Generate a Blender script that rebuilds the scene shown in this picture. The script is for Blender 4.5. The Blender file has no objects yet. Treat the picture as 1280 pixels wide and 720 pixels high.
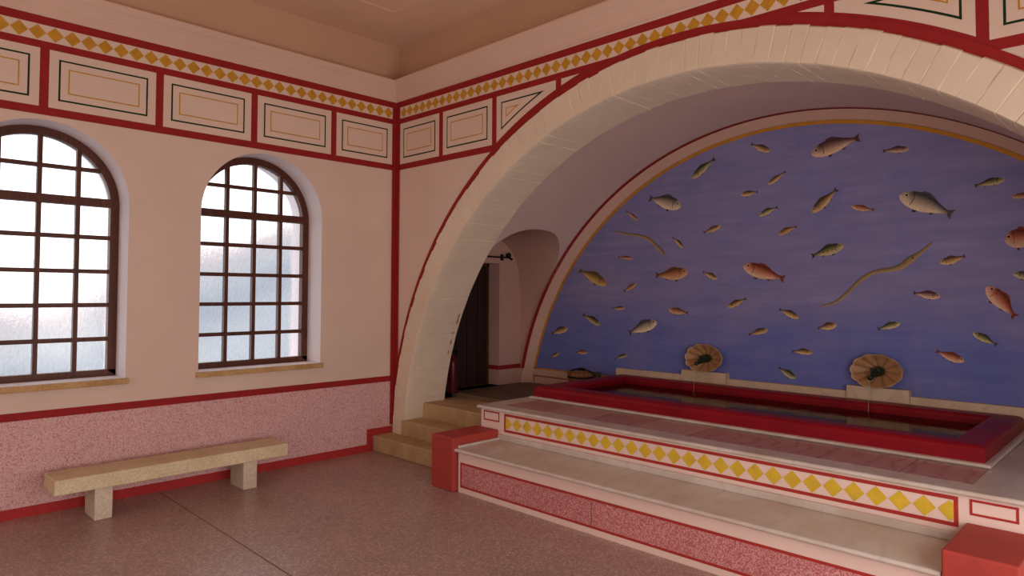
import bpy, bmesh, math, random
from math import sin, cos, pi, sqrt, radians, atan2
from mathutils import Vector, Matrix
random.seed(7)
scene = bpy.context.scene
COL = scene.collection
PI = pi

# ------------------------------------------------------------ materials
def lin(r, g, b):
    def f(c):
        c /= 255.0
        return c / 12.92 if c <= 0.04045 else ((c + 0.055) / 1.055) ** 2.4
    return (f(r), f(g), f(b), 1.0)

class NT:
    """small helper around a node tree"""
    def __init__(s, name):
        s.m = bpy.data.materials.new(name); s.m.use_nodes = True
        s.t = s.m.node_tree; s.t.nodes.clear()
        s.out = s.n('ShaderNodeOutputMaterial')
        s.co = None
    def n(s, typ, **kw):
        nd = s.t.nodes.new(typ)
        for k, v in kw.items(): setattr(nd, k, v)
        return nd
    def l(s, a, b): s.t.links.new(a, b)
    def coord(s):
        if s.co is None: s.co = s.n('ShaderNodeTexCoord')
        return s.co.outputs['Object']
    def mapped(s, scale):
        mp = s.n('ShaderNodeMapping'); mp.inputs['Scale'].default_value = scale
        s.l(s.coord(), mp.inputs['Vector']); return mp.outputs['Vector']
    def noise(s, scale, detail=4, rough=.55, vec=None):
        nd = s.n('ShaderNodeTexNoise'); nd.inputs['Scale'].default_value = scale
        nd.inputs['Detail'].default_value = detail; nd.inputs['Roughness'].default_value = rough
        s.l(vec if vec is not None else s.coord(), nd.inputs['Vector']); return nd.outputs['Fac']
    def ramp(s, fac, stops, mode='LINEAR'):
        nd = s.n('ShaderNodeValToRGB'); cr = nd.color_ramp; cr.interpolation = mode
        while len(cr.elements) < len(stops): cr.elements.new(.5)
        for e, (p, c) in zip(cr.elements, stops): e.position = p; e.color = c
        s.l(fac, nd.inputs['Fac']); return nd.outputs['Color']
    def mix(s, fac, a, b, mode='MIX'):
        nd = s.n('ShaderNodeMix', data_type='RGBA', blend_type=mode)
        for sock, v in ((nd.inputs[0], fac), (nd.inputs[6], a), (nd.inputs[7], b)):
            if hasattr(v, 'links'): s.l(v, sock)
            else: sock.default_value = v
        return nd.outputs[2]
    def bsdf(s, col, rough=.7, bump=None, bstr=.2, bdist=.01, spec=.35, metal=0.0):
        p = s.n('ShaderNodeBsdfPrincipled')
        if hasattr(col, 'links'): s.l(col, p.inputs['Base Color'])
        else: p.inputs['Base Color'].default_value = col
        if hasattr(rough, 'links'): s.l(rough, p.inputs['Roughness'])
        else: p.inputs['Roughness'].default_value = rough
        p.inputs['Specular IOR Level'].default_value = spec
        p.inputs['Metallic'].default_value = metal
        if bump is not None:
            b = s.n('ShaderNodeBump'); b.inputs['Strength'].default_value = bstr; b.inputs['Distance'].default_value = bdist
            s.l(bump, b.inputs['Height']); s.l(b.outputs['Normal'], p.inputs['Normal'])
        s.l(p.outputs['BSDF'], s.out.inputs['Surface']); return p

def shade(c, k): return (c[0] * k, c[1] * k, c[2] * k, 1)

def plaster(name, c, var=.10, rough=.85, bstr=.15, scale=1.3, spec=.2):
    t = NT(name)
    f = t.noise(scale, 5)
    col = t.ramp(f, [(.3, shade(c, 1 - var)), (.7, shade(c, 1 + var * .5))])
    t.bsdf(col, rough, t.noise(60, 6, .6), bstr, .004, spec); return t.m

def paint(name, c, var=.12, rough=.7):
    t = NT(name)
    col = t.ramp(t.noise(9, 6, .7), [(.3, shade(c, 1 - var)), (.7, shade(c, 1 + var))])
    t.bsdf(col, rough, t.noise(80, 4), .1, .002, .25); return t.m

def terrazzo(name, cols, size, rough, bigvar=.12, spec=.4, joint=None):
    t = NT(name)
    v = t.n('ShaderNodeTexVoronoi'); v.inputs['Scale'].default_value = size
    t.l(t.coord(), v.inputs['Vector'])
    sep = t.n('ShaderNodeSeparateColor'); t.l(v.outputs['Color'], sep.inputs['Color'])
    n = len(cols)
    chips = t.ramp(sep.outputs[0], [(i / n, c) for i, c in enumerate(cols)], 'CONSTANT')
    big = t.ramp(t.noise(.9, 5, .6), [(.3, (1 - bigvar,) * 3 + (1,)), (.7, (1 + bigvar,) * 3 + (1,))])
    col = t.mix(1.0, chips, big, 'MULTIPLY')
    r = t.ramp(t.noise(2.2, 4), [(.3, (rough - .08,) * 3 + (1,)), (.7, (rough + .1,) * 3 + (1,))])
    t.bsdf(col, r, t.noise(35, 3), .04, .003, spec); return t.m

def marble(name, base, vein, vein2, rough=.3, scale=2.0):
    t = NT(name)
    d = t.noise(scale * 1.2, 8, .65)
    w = t.n('ShaderNodeTexWave'); w.inputs['Scale'].default_value = scale * .8; w.inputs['Distortion'].default_value = 9
    w.inputs['Detail'].default_value = 5; w.inputs['Detail Scale'].default_value = 1.6
    t.l(t.coord(), w.inputs['Vector'])
    a = t.ramp(w.outputs['Fac'], [(.0, vein), (.22, base), (1, base)])
    b = t.ramp(d, [(.42, (0, 0, 0, 1)), (.66, (1, 1, 1, 1))])
    col = t.mix(b, a, vein2)
    t.bsdf(col, rough, t.noise(20, 3), .03, .002, .45); return t.m

def wood(name, c1, c2, scale=(30, 30, 3), rough=.5):
    t = NT(name)
    f = t.noise(1.0, 6, .6, t.mapped(scale))
    t.bsdf(t.ramp(f, [(.3, c1), (.7, c2)]), rough, f, .15, .003, .35); return t.m

def stone(name, c, dark, rough=.75):
    t = NT(name)
    a = t.ramp(t.noise(3.5, 7, .65), [(.3, dark), (.62, c)])
    sp = t.ramp(t.noise(70, 3, .5), [(.35, (.82, .80, .76, 1)), (.6, (1, 1, 1, 1))])
    t.bsdf(t.mix(1.0, a, sp, 'MULTIPLY'), rough, t.noise(40, 5, .6), .25, .005, .3); return t.m

def vcol(name, rough=.8):
    t = NT(name)
    at = t.n('ShaderNodeAttribute', attribute_name='Col')
    sp = t.ramp(t.noise(90, 3, .6), [(.3, (.80, .80, .80, 1)), (.65, (1.12, 1.12, 1.12, 1))])
    t.bsdf(t.mix(1.0, at.outputs['Color'], sp, 'MULTIPLY'), rough, None, 0, 0, .15); return t.m

# ------------------------------------------------------------ mesh builder
class MB:
    def __init__(s): s.v = []; s.f = []; s.mi = []; s.cols = []
    def quad(s, a, b, c, d, m=0):
        i = len(s.v); s.v += [tuple(a), tuple(b), tuple(c), tuple(d)]; s.f.append((i, i + 1, i + 2, i + 3)); s.mi.append(m)
    def poly(s, pts, m=0):
        i = len(s.v); s.v += [tuple(p) for p in pts]; s.f.append(tuple(range(i, i + len(pts)))); s.mi.append(m)
    def box(s, x0, x1, y0, y1, z0, z1, m=0):
        i = len(s.v)
        s.v += [(x, y, z) for z in (z0, z1) for y in (y0, y1) for x in (x0, x1)]
        for f in ((0, 2, 3, 1), (4, 5, 7, 6), (0, 1, 5, 4), (2, 6, 7, 3), (0, 4, 6, 2), (1, 3, 7, 5)):
            s.f.append(tuple(i + k for k in f)); s.mi.append(m)
    def grid(s, rows, m=0, closed=False):
        """rows: list of equal-length point lists"""
        i = len(s.v); n = len(rows[0])
        for r in rows: s.v += [tuple(p) for p in r]
        for a in range(len(rows) - 1):
            for b in range(n if closed else n - 1):
                c = (b + 1) % n
                s.f.append((i + a * n + b, i + a * n + c, i + (a + 1) * n + c, i + (a + 1) * n + b)); s.mi.append(m)
    def tube(s, pts, rad, seg=10, m=0, cap=True):
        pts = [Vector(p) for p in pts]
        rads = rad if isinstance(rad, (list, tuple)) else [rad] * len(pts)
        rows = []; up = Vector((0, 0, 1))
        for k, p in enumerate(pts):
            t = (pts[min(k + 1, len(pts) - 1)] - pts[max(k - 1, 0)]).normalized()
            a = t.cross(up)
            if a.length < 1e-3: a = t.cross(Vector((1, 0, 0)))
            a.normalize(); b = a.cross(t).normalized()
            rows.append([p + (a * cos(2 * PI * j / seg) + b * sin(2 * PI * j / seg)) * rads[k] for j in range(seg)])
        s.grid(rows, m, True)
        if cap: s.poly(rows[0][::-1], m); s.poly(rows[-1], m)
    def lathe(s, prof, c, seg=32, m=0, axis='z'):
        rows = []
        for r, h in prof:
            row = []
            for j in range(seg):
                a = 2 * PI * j / seg
                if axis == 'z': row.append((c[0] + r * cos(a), c[1] + r * sin(a), c[2] + h))
                else: row.append((c[0] + r * cos(a), c[1] + h, c[2] + r * sin(a)))
            rows.append(row)
        s.grid(rows, m, True)
        s.poly(rows[0][::-1], m); s.poly(rows[-1], m)
    def extrude_x(s, prof, x0, x1, m=0):
        """closed (y,z) profile pushed along x"""
        a = [(x0, y, z) for y, z in prof]; b = [(x1, y, z) for y, z in prof]
        s.grid([a, b], m, True); s.poly(a, m); s.poly(b[::-1], m)
    def extrude_y(s, prof, y0, y1, m=0):
        a = [(x, y0, z) for x, z in prof]; b = [(x, y1, z) for x, z in prof]
        s.grid([a, b], m, True); s.poly(a, m); s.poly(b[::-1], m)
    def build(s, name, mats, parent=None, smooth=False, bevel=0, seg=2, merge=False):
        me = bpy.data.meshes.new(name)
        off = Vector((0, 0, 0))
        p = parent
        while p is not None: off += p.location; p = p.parent
        me.from_pydata([tuple(Vector(v) - off) for v in s.v], [], s.f)
        for m in (mats if isinstance(mats, (list, tuple)) else [mats]): me.materials.append(m)
        for p_, mi in zip(me.polygons, s.mi): p_.material_index = mi; p_.use_smooth = smooth
        if s.cols:
            ca = me.color_attributes.new('Col', 'FLOAT_COLOR', 'POINT')
            for k, c in enumerate(s.cols): ca.data[k].color = c
        if merge or bevel:
            bm = bmesh.new(); bm.from_mesh(me)
            bmesh.ops.remove_doubles(bm, verts=bm.verts, dist=1e-5)
            bmesh.ops.recalc_face_normals(bm, faces=bm.faces)
            bm.to_mesh(me); bm.free()
        o = bpy.data.objects.new(name, me); COL.objects.link(o)
        if parent is not None: o.parent = parent
        if bevel:
            md = o.modifiers.new('edge', 'BEVEL'); md.width = bevel; md.segments = seg; md.limit_method = 'ANGLE'; md.angle_limit = radians(40)
        return o

def struct(o): o['kind'] = 'structure'; return o
def empty(name, loc):
    o = bpy.data.objects.new(name, None); COL.objects.link(o); o.location = loc; o.empty_display_size = .1; return o
def tag(o, label, cat, group=None):
    o['label'] = label; o['category'] = cat
    if group: o['group'] = group
    return o

# ------------------------------------------------------------ palette
CREAM = lin(221, 197, 183)
M = {}
M['wall'] = plaster('wall_plaster', CREAM, .06)
M['panel'] = plaster('panel_plaster', lin(223, 200, 184), .05)
M['arch'] = plaster('arch_brick_plaster', lin(224, 207, 186), .06, .8, .25, 3.0)
M['ceil'] = plaster('ceiling_plaster', lin(206, 170, 142), .05)
M['ceilflat'] = plaster('flat_ceiling_plaster', lin(226, 194, 168), .05)
M['cornice'] = plaster('cornice_plaster', lin(216, 186, 168), .05)
M['vault'] = plaster('vault_plaster', lin(214, 186, 180), .06)
M['band'] = plaster('band_plaster', lin(205, 168, 150), .06)
M['red'] = paint('oxide_red_paint', lin(148, 32, 34))
M['stepred'] = paint('step_red_paint', lin(168, 50, 44))
M['redskirt'] = paint('skirting_red_paint', lin(172, 48, 48), .15)
M['gold'] = paint('gold_paint', lin(196, 144, 44), .18)
M['yellow'] = paint('yellow_paint', lin(212, 176, 52), .15)
M['goldline'] = paint('gold_line_paint', lin(190, 130, 40), .2)
M['green'] = paint('dark_green_paint', lin(16, 46, 20), .2)
M['dado'] = terrazzo('dado_terrazzo', [lin(214, 172, 170), lin(218, 182, 181), lin(208, 162, 162), lin(182, 126, 127), lin(214, 174, 173), lin(222, 188, 187), lin(204, 158, 158)], 175, .8, .06, .2)
M['riser'] = terrazzo('riser_terrazzo', [lin(186, 112, 114), lin(206, 146, 146), lin(168, 84, 88), lin(210, 158, 156), lin(176, 98, 102), lin(194, 126, 128)], 175, .7, .10, .25)
M['floor'] = terrazzo('floor_terrazzo', [lin(159, 129, 122), lin(169, 139, 131), lin(149, 118, 111), lin(163, 133, 125), lin(186, 160, 153), lin(153, 123, 116)], 90, .35, .10, .5)
M['joint'] = paint('floor_joint', lin(122, 90, 82), .25)
M['marble'] = marble('grey_marble', lin(204, 192, 184), lin(194, 184, 177), lin(188, 170, 156))
M['ledge'] = marble('fountain_stone', lin(206, 182, 156), lin(194, 170, 146), lin(190, 166, 140), .5)
M['tile'] = marble('pink_tile', lin(190, 148, 142), lin(178, 136, 131), lin(180, 138, 132), .35, 3)
M['cream_riser'] = plaster('riser_plaster', lin(228, 200, 190), .06, .7)
M['stonestep'] = stone('sandstone_step', lin(200, 170, 130), lin(172, 142, 104))
M['bench'] = stone('bench_stone', lin(230, 214, 182), lin(206, 187, 150))
M['benchleg'] = stone('bench_leg_stone', lin(224, 210, 190), lin(200, 184, 162))
M['sill'] = stone('sill_stone', lin(204, 168, 118), lin(176, 138, 92))
M['frame'] = wood('window_wood', lin(64, 29, 17), lin(96, 47, 28), (30, 30, 4), .5)
M['poolred'] = None
t = NT('pool_red_plaster')
t.bsdf(t.ramp(t.noise(2.5, 5), [(.3, lin(118, 1, 18)), (.7, lin(138, 2, 24))]), .45, t.noise(14, 4), .06, .01, .25); M['poolred'] = t.m
M['plinth'] = paint('plinth_red_paint', lin(164, 62, 54), .1, .6)
M['iron'] = paint('black_iron', lin(26, 22, 22), .2, .45)
t = NT('bronze_green'); t.bsdf(t.ramp(t.noise(30, 4), [(.35, lin(28, 40, 36)), (.7, lin(66, 84, 72))]), .4, None, 0, 0, .5, .7); M['bronze'] = t.m
M['doorwood'] = wood('dark_door_wood', lin(34, 20, 18), lin(54, 32, 26), (25, 25, 2), .6)
M['bucket'] = wood('bucket_wood', lin(120, 76, 48), lin(160, 106, 66), (14, 14, 2), .7)
M['jar'] = paint('olive_glaze', lin(62, 60, 34), .3, .4)
M['extred'] = paint('dark_red_enamel', lin(74, 8, 16), .08, .35)
M['fish'] = vcol('fresco_fish')
# scallop shell: cream lip, tan ribs
t = NT('shell_surface'); at = t.n('ShaderNodeAttribute', attribute_name='Col')
t.bsdf(t.mix(1.0, at.outputs['Color'], t.ramp(t.noise(25, 4), [(.3, (.8, .8, .8, 1)), (.7, (1.1, 1.1, 1.1, 1))]), 'MULTIPLY'), .55, t.noise(40, 4), .15, .004, .35); M['shell'] = t.m
# mural: blue violet brushed horizontally, bluer towards the bottom
t = NT('fresco_blue')
hz = t.noise(1.0, 6, .65, t.mapped((1.1, 1, 9)))
cl = t.noise(1.0, 4, .6, t.mapped((1.6, 1, 2.4)))
sep = t.n('ShaderNodeSeparateXYZ'); t.l(t.coord(), sep.inputs[0])
mr = t.n('ShaderNodeMapRange'); mr.inputs[1].default_value = .35; mr.inputs[2].default_value = 1.05
t.l(sep.outputs['Z'], mr.inputs[0])
add = t.n('ShaderNodeMath', operation='ADD'); t.l(mr.outputs[0], add.inputs[0])
sub = t.n('ShaderNodeMath', operation='MULTIPLY_ADD'); t.l(cl, sub.inputs[0]); sub.inputs[1].default_value = 2.4; sub.inputs[2].default_value = -1.2
t.l(sub.outputs[0], add.inputs[1]); add.use_clamp = True
base = t.mix(add.outputs[0], lin(104, 112, 178), lin(134, 129, 174))
lite = t.ramp(hz, [(.35, (.86, .88, .94, 1)), (.55, (1, 1, 1, 1)), (.72, (1.22, 1.16, 1.12, 1))])
t.bsdf(t.mix(1.0, base, lite, 'MULTIPLY'), .75, None, 0, 0, .2); M['mural'] = t.m
# cast glass: clear with ripples and a slight haze
t = NT('rippled_glass')
tr = t.n('ShaderNodeBsdfTransparent'); rf = t.n('ShaderNodeBsdfRefraction'); gl = t.n('ShaderNodeBsdfGlossy')
rf.inputs['IOR'].default_value = 1.12; rf.inputs['Roughness'].default_value = .06; gl.inputs['Roughness'].default_value = .15
tint = t.ramp(t.noise(1.0, 3, .6, t.mapped((55, 55, 24))), [(.3, (.89, .91, .935, 1)), (.62, (1, 1, 1, 1))])
t.l(tint, tr.inputs['Color']); t.l(tint, rf.inputs['Color'])
b = t.n('ShaderNodeBump'); b.inputs['Strength'].default_value = .9; b.inputs['Distance'].default_value = .01
t.l(t.noise(1.0, 3, .5, t.mapped((45, 45, 22))), b.inputs['Height']); t.l(b.outputs['Normal'], rf.inputs['Normal'])
m1 = t.n('ShaderNodeMixShader'); m1.inputs[0].default_value = .55; t.l(tr.outputs[0], m1.inputs[1]); t.l(rf.outputs[0], m1.inputs[2])
m2 = t.n('ShaderNodeMixShader'); m2.inputs[0].default_value = .04; t.l(m1.outputs[0], m2.inputs[1]); t.l(gl.outputs[0], m2.inputs[2])
t.l(m2.outputs[0], t.out.inputs['Surface']); M['glass'] = t.m
# pool water
t = NT('pool_water')
tr = t.n('ShaderNodeBsdfTransparent'); tr.inputs['Color'].default_value = (.42, .38, .34, 1)
gl = t.n('ShaderNodeBsdfGlossy'); gl.inputs['Roughness'].default_value = .06; gl.inputs['Color'].default_value = (.75, .66, .58, 1)
fr = t.n('ShaderNodeFresnel'); fr.inputs['IOR'].default_value = 1.4
b = t.n('ShaderNodeBump'); b.inputs['Strength'].default_value = .25; b.inputs['Distance'].default_value = .01
t.l(t.noise(9, 3), b.inputs['Height']); t.l(b.outputs['Normal'], fr.inputs['Normal']); t.l(b.outputs['Normal'], gl.inputs['Normal'])
mx = t.n('ShaderNodeMixShader'); t.l(fr.outputs[0], mx.inputs[0]); t.l(tr.outputs[0], mx.inputs[1]); t.l(gl.outputs[0], mx.inputs[2])
t.l(mx.outputs[0], t.out.inputs['Surface']); M['water'] = t.m
t = NT('water_jet')
tr = t.n('ShaderNodeBsdfTransparent'); tr.inputs['Color'].default_value = (.9, .9, .9, 1)
p = t.n('ShaderNodeBsdfPrincipled'); p.inputs['Base Color'].default_value = (.7, .66, .62, 1); p.inputs['Roughness'].default_value = .15
mx = t.n('ShaderNodeMixShader'); mx.inputs[0].default_value = .2; t.l(tr.outputs[0], mx.inputs[1]); t.l(p.outputs[0], mx.inputs[2])
t.l(mx.outputs[0], t.out.inputs['Surface']); M['jet'] = t.m

# ------------------------------------------------------------ dimensions (metres); x along the arch wall, y into the niche
CEIL = 4.535; WT = 4.055; RC = .14
WIN = [(-1.508, 'window_2'), (-3.292, 'window_1')]       # centres of the two windows
HW, SPR, SILLZ = .60, 2.435, .985
FY = -8.2                                               # far end of the room behind the camera
LW = -.62                                               # outer face of the window wall
Z3B, Z3T, Z2B, Z2T, Z1B, Z1T = 3.07, 3.134, 3.588, 3.646, 3.772, 3.838
AX, AZ, AR, AT = 3.55, .015, 3.322, .51                   # arch intrados
VX, VZ, VR = 3.518, -.02, 3.445                            # niche vault
YB = 2.03                                               # mural plane

# floor
b = MB(); b.box(-.05, 7.05, FY, .6, -.12, 0)
b.quad((0, -2.425, .0012), (7, -2.475, .0012), (7, -2.467, .0012), (0, -2.417, .0012), 1)
b.quad((0, -4.80, .0012), (7, -4.82, .0012), (7, -4.806, .0012), (0, -4.786, .0012), 1)
struct(b.build('floor', [M['floor'], M['joint']]))

# ceiling with a raised flat border
b = MB(); b.box(-.3, 7.3, FY, .4, CEIL, CEIL + .1)
for a in (0, .02, .04):
    pass
x0, x1, y0, y1 = .62, 6.4, FY + .6, -.48
for (xa, xb, ya, yb) in ((x0, x1, y1 - .035, y1), (x0, x1, y0, y0 + .035), (x0, x0 + .035, y0 + .035, y1 - .035), (x1 - .035, x1, y0 + .035, y1 - .035)):
    b.box(xa, xb, ya, yb, CEIL - .007, CEIL + .01)
struct(b.build('ceiling', M['ceilflat']))

# cornice round the room (profile: out from wall, height)
prof = [(0, 3.838), (.010, 3.838), (.016, 3.873), (.030, 3.907), (.034, 3.909), (.052, 3.953), (.078, 3.995), (.083, 3.997), (.100, 4.023), (.108, 4.041), (.108, 4.053), (.10, 4.059), (-RC, 4.059)]
b = MB()
rows = []
for d, z in prof: rows.append([(d, FY + .05, z), (d, -d, z), (7 - d, -d, z), (7 - d, FY + .05, z)])
b.grid(rows)
struct(b.build('trim_1', M['cornice']))

def zarch(dy, hw=HW, spr=SPR):
    return spr + sqrt(max(hw * hw - dy * dy, 0))

def red_layers(b, poly_in, off, ax):
    pass

# ---- wall with the windows
b = MB()
def lq(y0, y1, z0, z1, d, m):                           # painted rectangle on the window wall
    b.quad((d, y0, z0), (d, y1, z0), (d, y1, z1), (d, y0, z1), m)
edges = [FY]
for c, _ in sorted(WIN): edges += [c - HW, c + HW]
edges.append(.3)
for X, CT in ((0, WT), (LW, CEIL)):
    for i in range(0, len(edges), 2):
        b.quad((X, edges[i], 0), (X, edges[i + 1], 0), (X, edges[i + 1], CT), (X, edges[i], CT))
    for c, _ in WIN:
        n = 40
        ys = [c - HW * cos(PI * k / n) for k in range(n + 1)]
        for ya, yb in zip(ys, ys[1:]):
            b.quad((X, ya, 0), (X, yb, 0), (X, yb, SILLZ), (X, ya, SILLZ))
            b.quad((X, ya, zarch(ya - c)), (X, yb, zarch(yb - c)), (X, yb, CT), (X, ya, CT))
for c, _ in WIN:                                        # reveals
    pts = [(c - HW, SILLZ)] + [(c - HW * cos(PI * k / 40), zarch(HW * cos(PI * k / 40))) for k in range(41)] + [(c + HW, SILLZ)]
    b.grid([[(0, y, z) for y, z in pts], [(LW, y, z) for y, z in pts]], 1)
    b.quad((0, c - HW, SILLZ), (0, c + HW, SILLZ), (LW, c + HW, SILLZ), (LW, c - HW, SILLZ), 1)
b.quad((0, .3, 0), (LW, .3, 0), (LW, .3, CEIL), (0, .3, CEIL))
b.quad((-RC, FY, WT), (-RC, RC, WT), (-RC, RC, CEIL), (-RC, FY, CEIL), 7)
# painted decoration, thin layers of paint
lq(FY, 0, 0, .73, .002, 2); lq(FY, 0, .726, .787, .003, 3)
lq(FY, 0, Z3B, Z1T, .002, 3)
lq(FY, -.05, Z2T, Z1B, .003, 4)
k = 0
while True:
    y = -.112 - .116 * k; k += 1
    if y < FY + .1: break
    h = (Z1B - Z2T) / 2 - .004; zc = (Z1B + Z2T) / 2
    b.poly([(.004, y - .057, zc), (.004, y, zc - h), (.004, y + .057, zc), (.004, y, zc + h)], 5)
bars = [-.056, -.788, -1.636, -2.475, -3.308, -4.14, -4.97, -5.80, -6.63, -7.46, FY]
for ya, yb in zip(bars[1:], bars):
    a, e = ya + .031, yb - (.031 if yb < -.1 else 0)
    lq(a, e, Z3T, Z2B, .003, 4)
    lq(a + .063, e - .063, Z3T + .063, Z2B - .063, .004, 6); lq(a + .0765, e - .0765, Z3T + .0765, Z2B - .0765, .005, 4)
    lq(a + .128, e - .128, Z3T + .128, Z2B - .128, .006, 5); lq(a + .1375, e - .1375, Z3T + .1375, Z2B - .1375, .007, 4)
lq(-.056, 0, 0.25, Z1T, .008, 3)
struct(b.build('wall_left', [M['wall'], plaster('reveal_plaster', lin(238, 230, 234), .04), M['dado'], M['red'], M['panel'], M['gold'], M['green'], M['ceil']]))

# skirting along the window wall, stepping up over the stone stair
b = MB(); b.box(0, .012, FY, -.285, 0, .075); b.box(0, .013, -.345, -.275, 0, .235); b.box(0, .012, -.28, -.032, .165, .235)
struct(b.build('baseboard_left', M['redskirt']))

# ---- arch wall
OX, OZ, OA, OB = 3.54, .075, 3.522, 3.522                # arch extrados
def tilt(x, z): return z - .007 * x
def outer_at(x):
    q = 1 - ((x - OX) / OA) ** 2
    return OZ + OB * sqrt(q) if q > 0 else 0
b = MB()
n = 90
xs = [3.54 - 3.42 * cos(PI * k / n) for k in range(n + 1)]
zb = lambda x: max(0, .04 + sqrt(max(3.42 ** 2 - (x - 3.54) ** 2, 0)))
b.quad((0, 0, 0), (xs[0], 0, 0), (xs[0], 0, WT), (0, 0, WT))
for xa, xb in zip(xs, xs[1:]): b.quad((xa, 0, zb(xa)), (xb, 0, zb(xb)), (xb, 0, WT), (xa, 0, WT))
b.quad((xs[-1], 0, 0), (7, 0, 0), (7, 0, WT), (xs[-1], 0, WT))
b.quad((-RC, RC, WT), (7.1, RC, WT), (7.1, RC, CEIL), (-RC, RC, CEIL), 5)
def fpoly(x0, x1, z0, z1, d, m, off):
    """painted field, its lower edge following the arch at distance off"""
    N = 60
    px = [x0 + (x1 - x0) * k / N for k in range(N + 1)]
    def low(x):
        best = -1
        if abs(x - OX) < OA + off:
            q = 1 - ((x - OX) / (OA + off)) ** 2
            best = OZ + (OB + off) * sqrt(max(q, 0))
        return max(tilt(x, z0), best)
    for xa, xb in zip(px, px[1:]):
        la, lb, ta, tb = low(xa), low(xb), tilt(xa, z1), tilt(xb, z1)
        if la >= ta and lb >= tb: continue
        if la > ta:
            k = (la - ta) / ((la - ta) - (lb - tb)); xa = xa + (xb - xa) * k; ta = la = tilt(xa, z1)
        if lb > tb:
            k = (ta - la) / ((ta - la) - (tb - lb)); xb = xa + (xb - xa) * k; tb = lb = tilt(xb, z1)
        b.quad((xa, d, la), (xb, d, lb), (xb, d, tb), (xa, d, ta), m)
fpoly(0, 7, Z3B, Z1T, -.002, 1, -.01)
fpoly(.07, 6.97, Z2T, Z1B, -.003, 2, -.2)
k = 0
while .142 + .1119 * k < 6.9:
    x = .142 + .1119 * k; k += 1
    h = (Z1B - Z2T) / 2 - .004; zc = tilt(x, (Z1B + Z2T) / 2)
    b.poly([(x - .0555, -.004, zc), (x, -.004, zc - h), (x + .0555, -.004, zc), (x, -.004, zc + h)], 3)
fb = [.05, .797, 1.60, 2.41, 3.22, 4.03, 4.68, 5.487, 6.3, 6.97]
for xa, xb in zip(fb, fb[1:]):
    a, e = xa + (.031 if xa > .1 else .03), xb - .031
    fpoly(a, e, Z3T, Z2B, -.003, 2, .085)
    dd = .063
    fpoly(a + dd, e - dd, Z3T + dd, Z2B - dd, -.004, 4, .085 + dd); fpoly(a + dd + .0135, e - dd - .0135, Z3T + dd + .0135, Z2B - dd - .0135, -.005, 2, .085 + dd + .0135)
    dd = .128
    fpoly(a + dd, e - dd, Z3T + dd, Z2B - dd, -.006, 3, .085 + dd); fpoly(a + dd + .0095, e - dd - .0095, Z3T + dd + .0095, Z2B - dd - .0095, -.007, 2, .085 + dd + .0095)
# red line hugging the arch, vertical corner band
rows = []
for k in range(181):
    a = PI * (k / 180)
    rows.append([(max(0, OX - (OA - .028) * cos(a)), -.008, max(0, OZ + (OB - .025) * sin(a))), (max(0, OX - (OA + .055) * cos(a)), -.008, max(0, OZ + (OB + .062) * sin(a)))])
rows = [r for r in rows if r[0][0] <= 7 and r[1][2] > .2 and r[0][0] > 0 and r[1][0] < 7]
b.grid(rows, 1)
b.quad((0, -.0075, .2), (.08, -.0075, .2), (.08, -.0075, Z1T), (0, -.0075, Z1T), 1)
struct(b.build('wall_front', [M['wall'], M['red'], M['panel'], M['gold'], M['green'], M['ceil']]))

# ---- the arch itself: painted brick voussoirs, every brick a little proud or set back
NB = 98
rb = random.Random(3)
bo = [rb.uniform(-.007, .007) for _ in range(NB + 1)]; be = [rb.uniform(-.008, .006) for _ in range(NB + 1)]
bg = [rb.random() for _ in range(NB + 1)]; bs = [rb.uniform(-.0015, .0015) for _ in range(NB + 1)]
def outer_pt(a):
    dx, dz = -cos(a), sin(a)
    A = (dx / OA) ** 2 + (dz / OB) ** 2
    B = 2 * ((AX - OX) * dx / OA ** 2 + (AZ - OZ) * dz / OB ** 2)
    Cc = ((AX - OX) / OA) ** 2 + ((AZ - OZ) / OB) ** 2 - 1
    return (-B + sqrt(B * B - 4 * A * Cc)) / (2 * A)
b = MB(); rows = []
per = 7
for k in range(NB):
    for j in range(per):
        f = (0, .05, .2, .4, .6, .8, .95)[j]
        a = PI * (k + f) / NB
        groove = 1.0 if j == 0 else 0.0
        dx, dz = -cos(a), sin(a)
        R0 = AR + bs[k] - .0 + groove * .003 * (bg[k] > .6)
        R1 = outer_pt(a) + be[k]
        row = []
        gd = (.006 if bg[k] > .72 else .002 if bg[k] > .35 else 0) * groove
        yf = -.03 + bo[k] * .3 + gd
        for yy in (AT, .44, .34, .24, .14, .05):
            rr = R0 + .0015 * sin(yy * 23 + k * 1.7)
            row.append((AX + dx * rr, yy, max(0.0, AZ + dz * rr)))
        row.append((AX + dx * (R0 + .004), yf + .018, max(0, AZ + dz * (R0 + .004))))
        for sfrac in (.04, .3, .5, .7, .96):
            r = R0 + (R1 - R0) * sfrac
            row.append((min(6.998, max(.002, AX + dx * r)), yf + .0015 * sin(k * 2.3 + sfrac * 7), max(0, AZ + dz * r)))
        row.append((min(6.998, max(.002, AX + dx * R1)), yf + .016, max(0, AZ + dz * R1)))
        row.append((min(6.998, max(.002, AX + dx * R1)), .0, max(0, AZ + dz * R1)))
        rows.append(row)
b.grid(rows)
# back face of the arch ring towards the vault
rows = []
for k in range(121):
    a = PI * k / 120
    rows.append([(AX - cos(a) * (AR + .002), AT, AZ + sin(a) * (AR + .002)), (AX - cos(a) * 3.55, AT, AZ + sin(a) * 3.55)])
b.grid(rows)
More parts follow.
